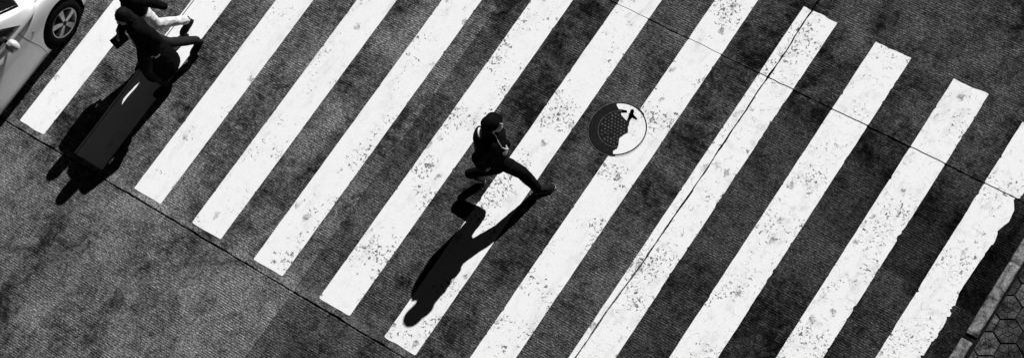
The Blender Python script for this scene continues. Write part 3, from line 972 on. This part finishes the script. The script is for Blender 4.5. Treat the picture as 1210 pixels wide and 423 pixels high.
# ------------------------------------------------------------------ white car, top left
HUB_Y = 1.325; CX = -.972; HW = .885
car = empty('car', (CX, HUB_Y - 1.22, 0), 'white compact car beside the end of the zebra crossing', 'car')
def C3(x, yy, z): return Vector((CX + x, HUB_Y + yy, z))
STN = [  # y, half width, crown z, fender z, floor z
    (.800, .50, .52, .47, .30), (.775, .60, .60, .55, .17), (.70, .715, .665, .62, .14), (.55, .800, .735, .70, .12), (.38, .850, .81, .77, .12), (.15, .878, .885, .845, .12),
    (-.10, .885, .945, .895, .12), (-.32, .885, .985, .925, .12), (-.55, .885, .985, .935, .12), (-1.0, .885, .980, .935, .12), (-1.6, .885, .985, .945, .12),
    (-2.1, .882, .99, .955, .12), (-2.5, .872, .99, .955, .12), (-2.85, .84, .98, .94, .14), (-3.08, .77, .93, .88, .17), (-3.17, .66, .84, .78, .32)]
PR = [(0, 1.0, 'c'), (.40, 1.0, 'c'), (.66, .85, 'c'), (.80, .35, 'c'), (.905, 0, 'f'), (.962, -.055, 'f'), (.988, -.15, 'f'), (1.0, -.28, 'f'), (.998, -.42, 'f'), (.990, -.58, 'f'), (.985, -.70, 'f'), (.93, 0, 'b'), (.45, 0, 'b'), (0, 0, 'b')]
bm = bmesh.new(); rings = []
for (yy, hw, zc, zf, zb) in STN:
    half = []
    for fx, q, kd in PR:
        if kd == 'c': z = zf + (zc - zf) * q
        elif kd == 'f': z = zf + q * (zf - zb) / .745
        else: z = zb
        half.append((fx * hw, z))
    full = [(x, z) for x, z in half] + [(-x, z) for x, z in reversed(half[1:-1])]
    rings.append([bm.verts.new(C3(x, yy, z)) for x, z in full])
n_ = len(rings[0])
for a, b in zip(rings, rings[1:]):
    for k in range(n_): bm.faces.new((a[k], a[(k + 1) % n_], b[(k + 1) % n_], b[k]))
bm.faces.new(rings[0]); bm.faces.new(list(reversed(rings[-1])))
bmesh.ops.recalc_face_normals(bm, faces=bm.faces)
me = bpy.data.meshes.new('body'); bm.to_mesh(me); bm.free()
raw = bpy.data.objects.new('raw', me); COL.objects.link(raw)
ms = raw.modifiers.new('s', 'SUBSURF'); ms.levels = 3; ms.render_levels = 3
cutters = []
for yy in (0, -2.45):
    for s in (-1, 1):
        b2 = bmesh.new()
        bmesh.ops.create_cone(b2, cap_ends=True, segments=64, radius1=.385, radius2=.385, depth=.5,
                              matrix=Matrix.Translation(C3(s * .88, yy, .325)) @ Matrix.Rotation(math.pi / 2, 4, 'Y'))
        m2 = bpy.data.meshes.new('cut'); b2.to_mesh(m2); b2.free()
        c = bpy.data.objects.new('cut', m2); COL.objects.link(c); cutters.append(c)
        md = raw.modifiers.new('b', 'BOOLEAN'); md.object = c; md.operation = 'DIFFERENCE'; md.solver = 'EXACT'
dg = bpy.context.evaluated_depsgraph_get()
bodyme = bpy.data.meshes.new_from_object(raw.evaluated_get(dg)); bodyme.name = 'body'
raw.modifiers.clear(); ms = raw.modifiers.new('s', 'SUBSURF'); ms.levels = 3
dg = bpy.context.evaluated_depsgraph_get(); dg.update()
fullme = bpy.data.meshes.new_from_object(raw.evaluated_get(dg))
bvh = BVHTree.FromPolygons([v.co.copy() for v in fullme.vertices], [tuple(f.vertices) for f in fullme.polygons])
for c in cutters: bpy.data.objects.remove(c)
bpy.data.objects.remove(raw)
bodyme.materials.clear()
for f in bodyme.polygons: f.use_smooth = True; f.material_index = 0
body = link('body', bodyme, M['car']); keep(body, car)
try: bodyme.set_sharp_from_angle(angle=math.radians(38))
except Exception: pass

def side_pt(yy, z, s=1, off=.003, tree=None):
    h = (tree or bvh).ray_cast(C3(s * 2.0, yy, z), Vector((-s, 0, 0)))
    return (h[0] + h[1] * off, h[1]) if h[0] else (C3(s * HW, yy, z), Vector((s, 0, 0)))
def top_pt(x, yy, off=.003, tree=None):
    h = (tree or bvh).ray_cast(C3(x, yy, 3.0), Vector((0, 0, -1)))
    return (h[0] + h[1] * off, h[1]) if h[0] else (C3(x, yy, .9), Vector((0, 0, 1)))
def front_pt(x, z, s=1, off=.003, tree=None):
    h = (tree or bvh).ray_cast(C3(x, 3.5 if s > 0 else -6, z), Vector((0, -s, 0)))
    return (h[0] + h[1] * off, h[1]) if h[0] else (C3(x, .8, z), Vector((0, s, 0)))
def smooth_poly(pts, n=8):
    o = []
    for k in range(len(pts) - 1):
        a, b, c, d = [Vector(pts[max(0, min(len(pts) - 1, k + q))]) for q in (-1, 0, 1, 2)]
        for q in range(n):
            t = q / n; o.append(.5 * ((2 * b) + (c - a) * t + (2 * a - 5 * b + 4 * c - d) * t * t + (3 * b - a - 3 * c + d) * t ** 3))
    o.append(Vector(pts[-1])); return o
def seam(name, pts, proj, w, mat, parent, z=.0015):
    """narrow strip lying on the bodywork"""
    P = [proj(p[0], p[1]) for p in smooth_poly([(a, b, 0) for a, b in pts], 10)]
    b = bmesh.new(); rows = []
    for k, (p, nn) in enumerate(P):
        t = (P[min(k + 1, len(P) - 1)][0] - P[max(k - 1, 0)][0]).normalized(); s_ = t.cross(nn).normalized() * w / 2
        rows.append([b.verts.new(p + s_ - nn * .003), b.verts.new(p + s_ + nn * z), b.verts.new(p - s_ + nn * z), b.verts.new(p - s_ - nn * .003)])
    for r0, r1 in zip(rows, rows[1:]):
        for q in range(3): b.faces.new((r0[q], r0[q + 1], r1[q + 1], r1[q]))
    bmesh.ops.recalc_face_normals(b, faces=b.faces)
    o = mesh_obj(name, b, mat, None, False)
    keep(o, car)
    return o
def patch(name, quad, proj, mat, n=10, m=8, off=.004):
    """a curved pane laid on a surface: quad of four 2-d corners, bilinear"""
    b = bmesh.new(); g_ = []
    for i in range(n + 1):
        row = []
        for j in range(m + 1):
            u, v = i / n, j / m
            q = [(1 - u) * (1 - v) * quad[0][k] + u * (1 - v) * quad[1][k] + u * v * quad[2][k] + (1 - u) * v * quad[3][k] for k in (0, 1)]
            p, nn = proj(q[0], q[1]); row.append(b.verts.new(p + nn * off))
        g_.append(row)
    for i in range(n):
        for j in range(m): b.faces.new((g_[i][j], g_[i + 1][j], g_[i + 1][j + 1], g_[i][j + 1]))
    bmesh.ops.recalc_face_normals(b, faces=b.faces)
    r_ = bmesh.ops.extrude_face_region(b, geom=list(b.faces))
    nv = [v for v in r_['geom'] if isinstance(v, bmesh.types.BMVert)]
    cen = sum((v.co for v in nv), Vector()) / len(nv)
    for v in nv: v.co += (C3(0, -1.3, .8) - v.co).normalized() * .008
    bmesh.ops.recalc_face_normals(b, faces=b.faces)
    o = mesh_obj(name, b, mat, None, True); keep(o, car); return o

# cabin
CAB = [  # y, roof half width, roof z, belt half width, belt z
    (-.04, .56, .985, .66, .95), (-.15, .76, 1.005, .87, .95), (-.40, .76, 1.12, .885, .95), (-.70, .71, 1.28, .875, .95), (-1.0, .64, 1.42, .85, .955), (-1.3, .595, 1.475, .835, .955),
    (-1.75, .595, 1.485, .835, .955), (-2.15, .58, 1.455, .825, .955), (-2.5, .56, 1.38, .80, .955), (-2.8, .53, 1.22, .76, .955), (-2.98, .50, 1.02, .70, .955)]
bm = bmesh.new(); rings = []
for yy, wr, zr, wb, zb in CAB:
    half = [(0, zr + .03 * min(1, (zr - zb) * 4)), (.45 * wr, zr + .022 * min(1, (zr - zb) * 4)), (.80 * wr, zr + .004), (wr, zr - .035 * min(1, (zr - zb) * 3)), (wr + (wb - wr) * .25, zb + (zr - zb) * .70), (wr + (wb - wr) * .62, zb + (zr - zb) * .35), (wb, zb), (wb, zb - .08), (0, zb - .08)]
    full = half + [(-x, z) for x, z in reversed(half[1:-1])]
    rings.append([bm.verts.new(C3(x, yy, z)) for x, z in full])
n_ = len(rings[0])
for a, b in zip(rings, rings[1:]):
    for k in range(n_): bm.faces.new((a[k], a[(k + 1) % n_], b[(k + 1) % n_], b[k]))
bm.faces.new(rings[0]); bm.faces.new(list(reversed(rings[-1])))
bmesh.ops.recalc_face_normals(bm, faces=bm.faces)
me = bpy.data.meshes.new('cabin'); bm.to_mesh(me); bm.free()
raw = bpy.data.objects.new('raw', me); COL.objects.link(raw); ms = raw.modifiers.new('s', 'SUBSURF'); ms.levels = 2
dg = bpy.context.evaluated_depsgraph_get(); cabme = bpy.data.meshes.new_from_object(raw.evaluated_get(dg)); cabme.name = 'cabin'
bpy.data.objects.remove(raw)
cbvh = BVHTree.FromPolygons([v.co.copy() for v in cabme.vertices], [tuple(f.vertices) for f in cabme.polygons])
for f in cabme.polygons: f.use_smooth = True
cabin = link('cabin', cabme, M['car']); keep(cabin, car)
csp = lambda s: (lambda a, b: side_pt(a, b, s, .0, cbvh))
ctp = lambda a, b: top_pt(a, b, .0, cbvh)
for s in (1, -1):
    patch('side_window', [(-.47, .985), (-1.52, .985), (-1.52, 1.40), (-1.00, 1.37)], csp(s), M['glass'])
    patch('side_window', [(-1.58, .985), (-2.35, .995), (-2.18, 1.36), (-1.58, 1.40)], csp(s), M['glass'])
patch('windscreen', [(-.715, -.29), (.715, -.29), (.570, -.98), (-.570, -.98)], lambda a, b_: ctp(a, b_ + max(0, (b_ + .98) / .69) * .13 * (1 - (a / .715) ** 2)), M['glass'], 28, 22, .007)
patch('rear_window', [(-.50, -2.88), (.50, -2.88), (.48, -2.5), (-.48, -2.5)], ctp, M['glass'])
# wipers
for x in (.05, .55):
    b = bmesh.new(); pts = [ctp(x - t * .50, -.30 - .03 - t * .16)[0] + Vector((0, 0, .018)) for t in [k / 8 for k in range(9)]]
    tube(b, pts, .006); keep(mesh_obj('wiper', b, M['plastic'], None, True), car)
# panel seams
sp = lambda s: (lambda a, b: side_pt(a, b, s, .0))
tpj = lambda a, b: top_pt(a, b, .0)
for s in (1, -1):
    seam('door_seam', [(-.56, .90), (-.54, .78), (-.50, .62), (-.45, .42), (-.43, .25)], sp(s), .008, M['plastic'], body)
    seam('door_seam', [(-1.55, .92), (-1.55, .6), (-1.53, .30)], sp(s), .008, M['plastic'], body)
    seam('door_seam', [(-2.30, .92), (-2.22, .72), (-2.04, .5), (-2.0, .32)], sp(s), .008, M['plastic'], body)
    seam('sill_trim', [(-.42, .215), (-.9, .205), (-1.5, .205), (-2.03, .215)], sp(s), .016, M['chrome'], body)
    seam('sill_gap', [(-.42, .195), (-.9, .183), (-1.5, .183), (-2.03, .195)], sp(s), .010, M['plastic'], body)
    seam('hood_seam', [(s * .74, -.28), (s * .745, -.18), (s * .735, .0), (s * .69, .30), (s * .60, .52)], tpj, .007, M['plastic'], body)
    seam('hood_seam', [(s * .58, -.22), (s * .66, -.25), (s * .735, -.24)], tpj, .007, M['plastic'], body)
    # side indicator
    p, nn = side_pt(-.40, .72, s, .0)
    b = bmesh.new(); ellipsoid(b, p, Vector((0, .030, 0)), Vector((0, 0, .016)), nn * .010, 14, 8)
    keep(mesh_obj('side_indicator', b, M['amber'], None, True), car)
    # door handles
    for yy in (-1.40, -2.05):
        p, nn = side_pt(yy, .83, s, .0)
        b = bmesh.new(); chain(b, [(p - Vector((0, .08, 0)), .008), (p - Vector((0, .06, 0)) + nn * .028, .012), (p + Vector((0, .06, 0)) + nn * .028, .012), (p + Vector((0, .08, 0)), .008)])
        keep(fuse('door_handle', b, M['car'], car, .006, 1), car)
    # mirror
    mp = C3(s * .965, -.74, .985)
    b = bmesh.new(); ellipsoid(b, mp, Vector((.088, 0, 0)), Vector((0, .070, 0)), Vector((0, 0, .100)))
    ellipsoid(b, mp + Vector((-s * .01, -.03, 0)), Vector((.080, 0, 0)), Vector((0, .055, 0)), Vector((0, 0, .090)))
    mo = fuse('wing_mirror', b, M['car'], car, .008, 3)
    b = bmesh.new(); capsule(b, mp + Vector((-s * .09, .0, -.05)), .022, C3(s * .80, -.68, .955), .03); am = mesh_obj('mirror_arm', b, M['plastic'], None, True)
    am.parent = mo
    b = bmesh.new(); ellipsoid(b, mp + Vector((-s * .01, -.078, 0)), Vector((.068, 0, 0)), Vector((0, .006, 0)), Vector((0, 0, .075)))
    gl_ = mesh_obj('mirror_glass', b, M['glass'], None, True); gl_.parent = mo
    # head and tail lamps
    b = bmesh.new(); p, nn = front_pt(s * .62, .60, 1, 0); ellipsoid(b, p - nn * .02, Vector((.115, -.05 * s, 0)), Vector((0, 0, .075)), nn * .045)
    keep(mesh_obj('headlight', b, M['lamp'], None, True), car)
    b = bmesh.new(); p, nn = front_pt(s * .66, .80, -1, 0); ellipsoid(b, p - nn * .02, Vector((.085, .03 * s, 0)), Vector((0, 0, .12)), nn * .04)
    keep(mesh_obj('tail_light', b, M['redlamp'], None, True), car)
# grille, plates, bumpers
patch('grille', [(-.42, .34), (.42, .34), (.36, .44), (-.36, .44)], lambda a, b_: front_pt(a, b_, 1, 0), M['plastic'], off=.006)
patch('number_plate', [(-.24, .47), (.24, .47), (.24, .55), (-.24, .55)], lambda a, b_: front_pt(a, b_, 1, 0), M['white'], off=.010)
patch('number_plate', [(-.24, .62), (.24, .62), (.24, .72), (-.24, .72)], lambda a, b_: front_pt(a, b_, -1, 0), M['white'], off=.010)

# wheels
def lathe(bm, prof, seg=56, closed=False):
    """profile of (axial x, radius) about the x axis"""
    rows = [[bm.verts.new((x, r * math.cos(2 * math.pi * k / seg), r * math.sin(2 * math.pi * k / seg))) for x, r in prof] for k in range(seg)]
    for k in range(seg):
        a, b = rows[k], rows[(k + 1) % seg]
        for q in range(len(prof) - (0 if closed else 1)):
            q2 = (q + 1) % len(prof); bm.faces.new((a[q], a[q2], b[q2], b[q]))
    bmesh.ops.recalc_face_normals(bm, faces=bm.faces)
bm = bmesh.new(); lathe(bm, [(-.105, .215), (-.112, .26), (-.098, .305), (-.06, .320), (.06, .320), (.098, .305), (.112, .26), (.105, .215), (.06, .205), (-.06, .205)], closed=True)
tyre_me = bpy.data.meshes.new('tyre'); bm.to_mesh(tyre_me); bm.free(); tyre_me.materials.append(M['rubber'])
bm = bmesh.new(); lathe(bm, [(.104, .214), (.108, .208), (.100, .198), (.03, .186), (-.09, .18), (-.09, .20), (.03, .204)], closed=True)
rim_me = bpy.data.meshes.new('rim'); bm.to_mesh(rim_me); bm.free(); rim_me.materials.append(M['alloy'])
bm = bmesh.new(); lathe(bm, [(.02, .19), (.015, .10), (.015, .02), (-.02, .02), (-.02, .19)], closed=True)
disc_me = bpy.data.meshes.new('brake_disc'); bm.to_mesh(disc_me); bm.free(); disc_me.materials.append(M['plastic'])
bm = bmesh.new()
secs = [(.034, .022, .088, .112), (.075, .028, .078, .110), (.13, .036, .070, .106), (.185, .046, .066, .101), (.200, .048, .066, .099)]
rows = []
for r, w, xb, xt in secs: rows.append([bm.verts.new(p_) for p_ in ((xb, -w, r), (xt, -w * .82, r), (xt, w * .82, r), (xb, w, r))])
for a, b in zip(rows, rows[1:]):
    for q in range(4): bm.faces.new((a[q], a[(q + 1) % 4], b[(q + 1) % 4], b[q]))
bm.faces.new(rows[0]); bm.faces.new(list(reversed(rows[-1]))); bmesh.ops.recalc_face_normals(bm, faces=bm.faces)
spoke_me = bpy.data.meshes.new('spoke'); bm.to_mesh(spoke_me); bm.free(); spoke_me.materials.append(M['alloy'])
bm = bmesh.new(); lathe(bm, [(.07, .001), (.07, .045), (.106, .043), (.114, .030), (.116, .001)])
hub_me = bpy.data.meshes.new('hub'); bm.to_mesh(hub_me); bm.free(); hub_me.materials.append(M['plastic'])
for me_ in (tyre_me, rim_me, hub_me):
    for f in me_.polygons: f.use_smooth = True
liner = None
for yy in (0, -2.45):
    for s in (1, -1):
        w = link('wheel', tyre_me.copy(), None)                   # the tyre carries the rest of the wheel
        w.name = 'wheel'; w.parent = car
        w.location = C3(s * (HW - .118), yy, .320) - Vector(car.location)
        w.rotation_euler = (math.radians(random.uniform(0, 72)) if not (yy == 0 and s == 1) else math.radians(-14), 0, 0 if s > 0 else math.pi)
        for nm, me_ in (('rim', rim_me), ('brake_disc', disc_me), ('hub', hub_me)): link(nm, me_, None, w)
        for k in range(5):
            so = link('spoke', spoke_me, None, w); so.rotation_euler = (2 * math.pi * k / 5, 0, 0)
        b = bmesh.new(); rows = []
        for k in range(33):
            a = math.radians(-28 + 236 * k / 32)
            rows.append([b.verts.new(C3(s * x, yy + .379 * math.cos(a), .325 + .379 * math.sin(a))) for x in (.62, HW - .035)])
        for a, c in zip(rows, rows[1:]): b.faces.new((a[0], a[1], c[1], c[0]))
        inner = [b.verts.new(r_[0].co.copy()) for r_ in rows]; b.faces.new(inner)
        keep(mesh_obj('wheel_arch_liner', b, M['plastic'], None), car)
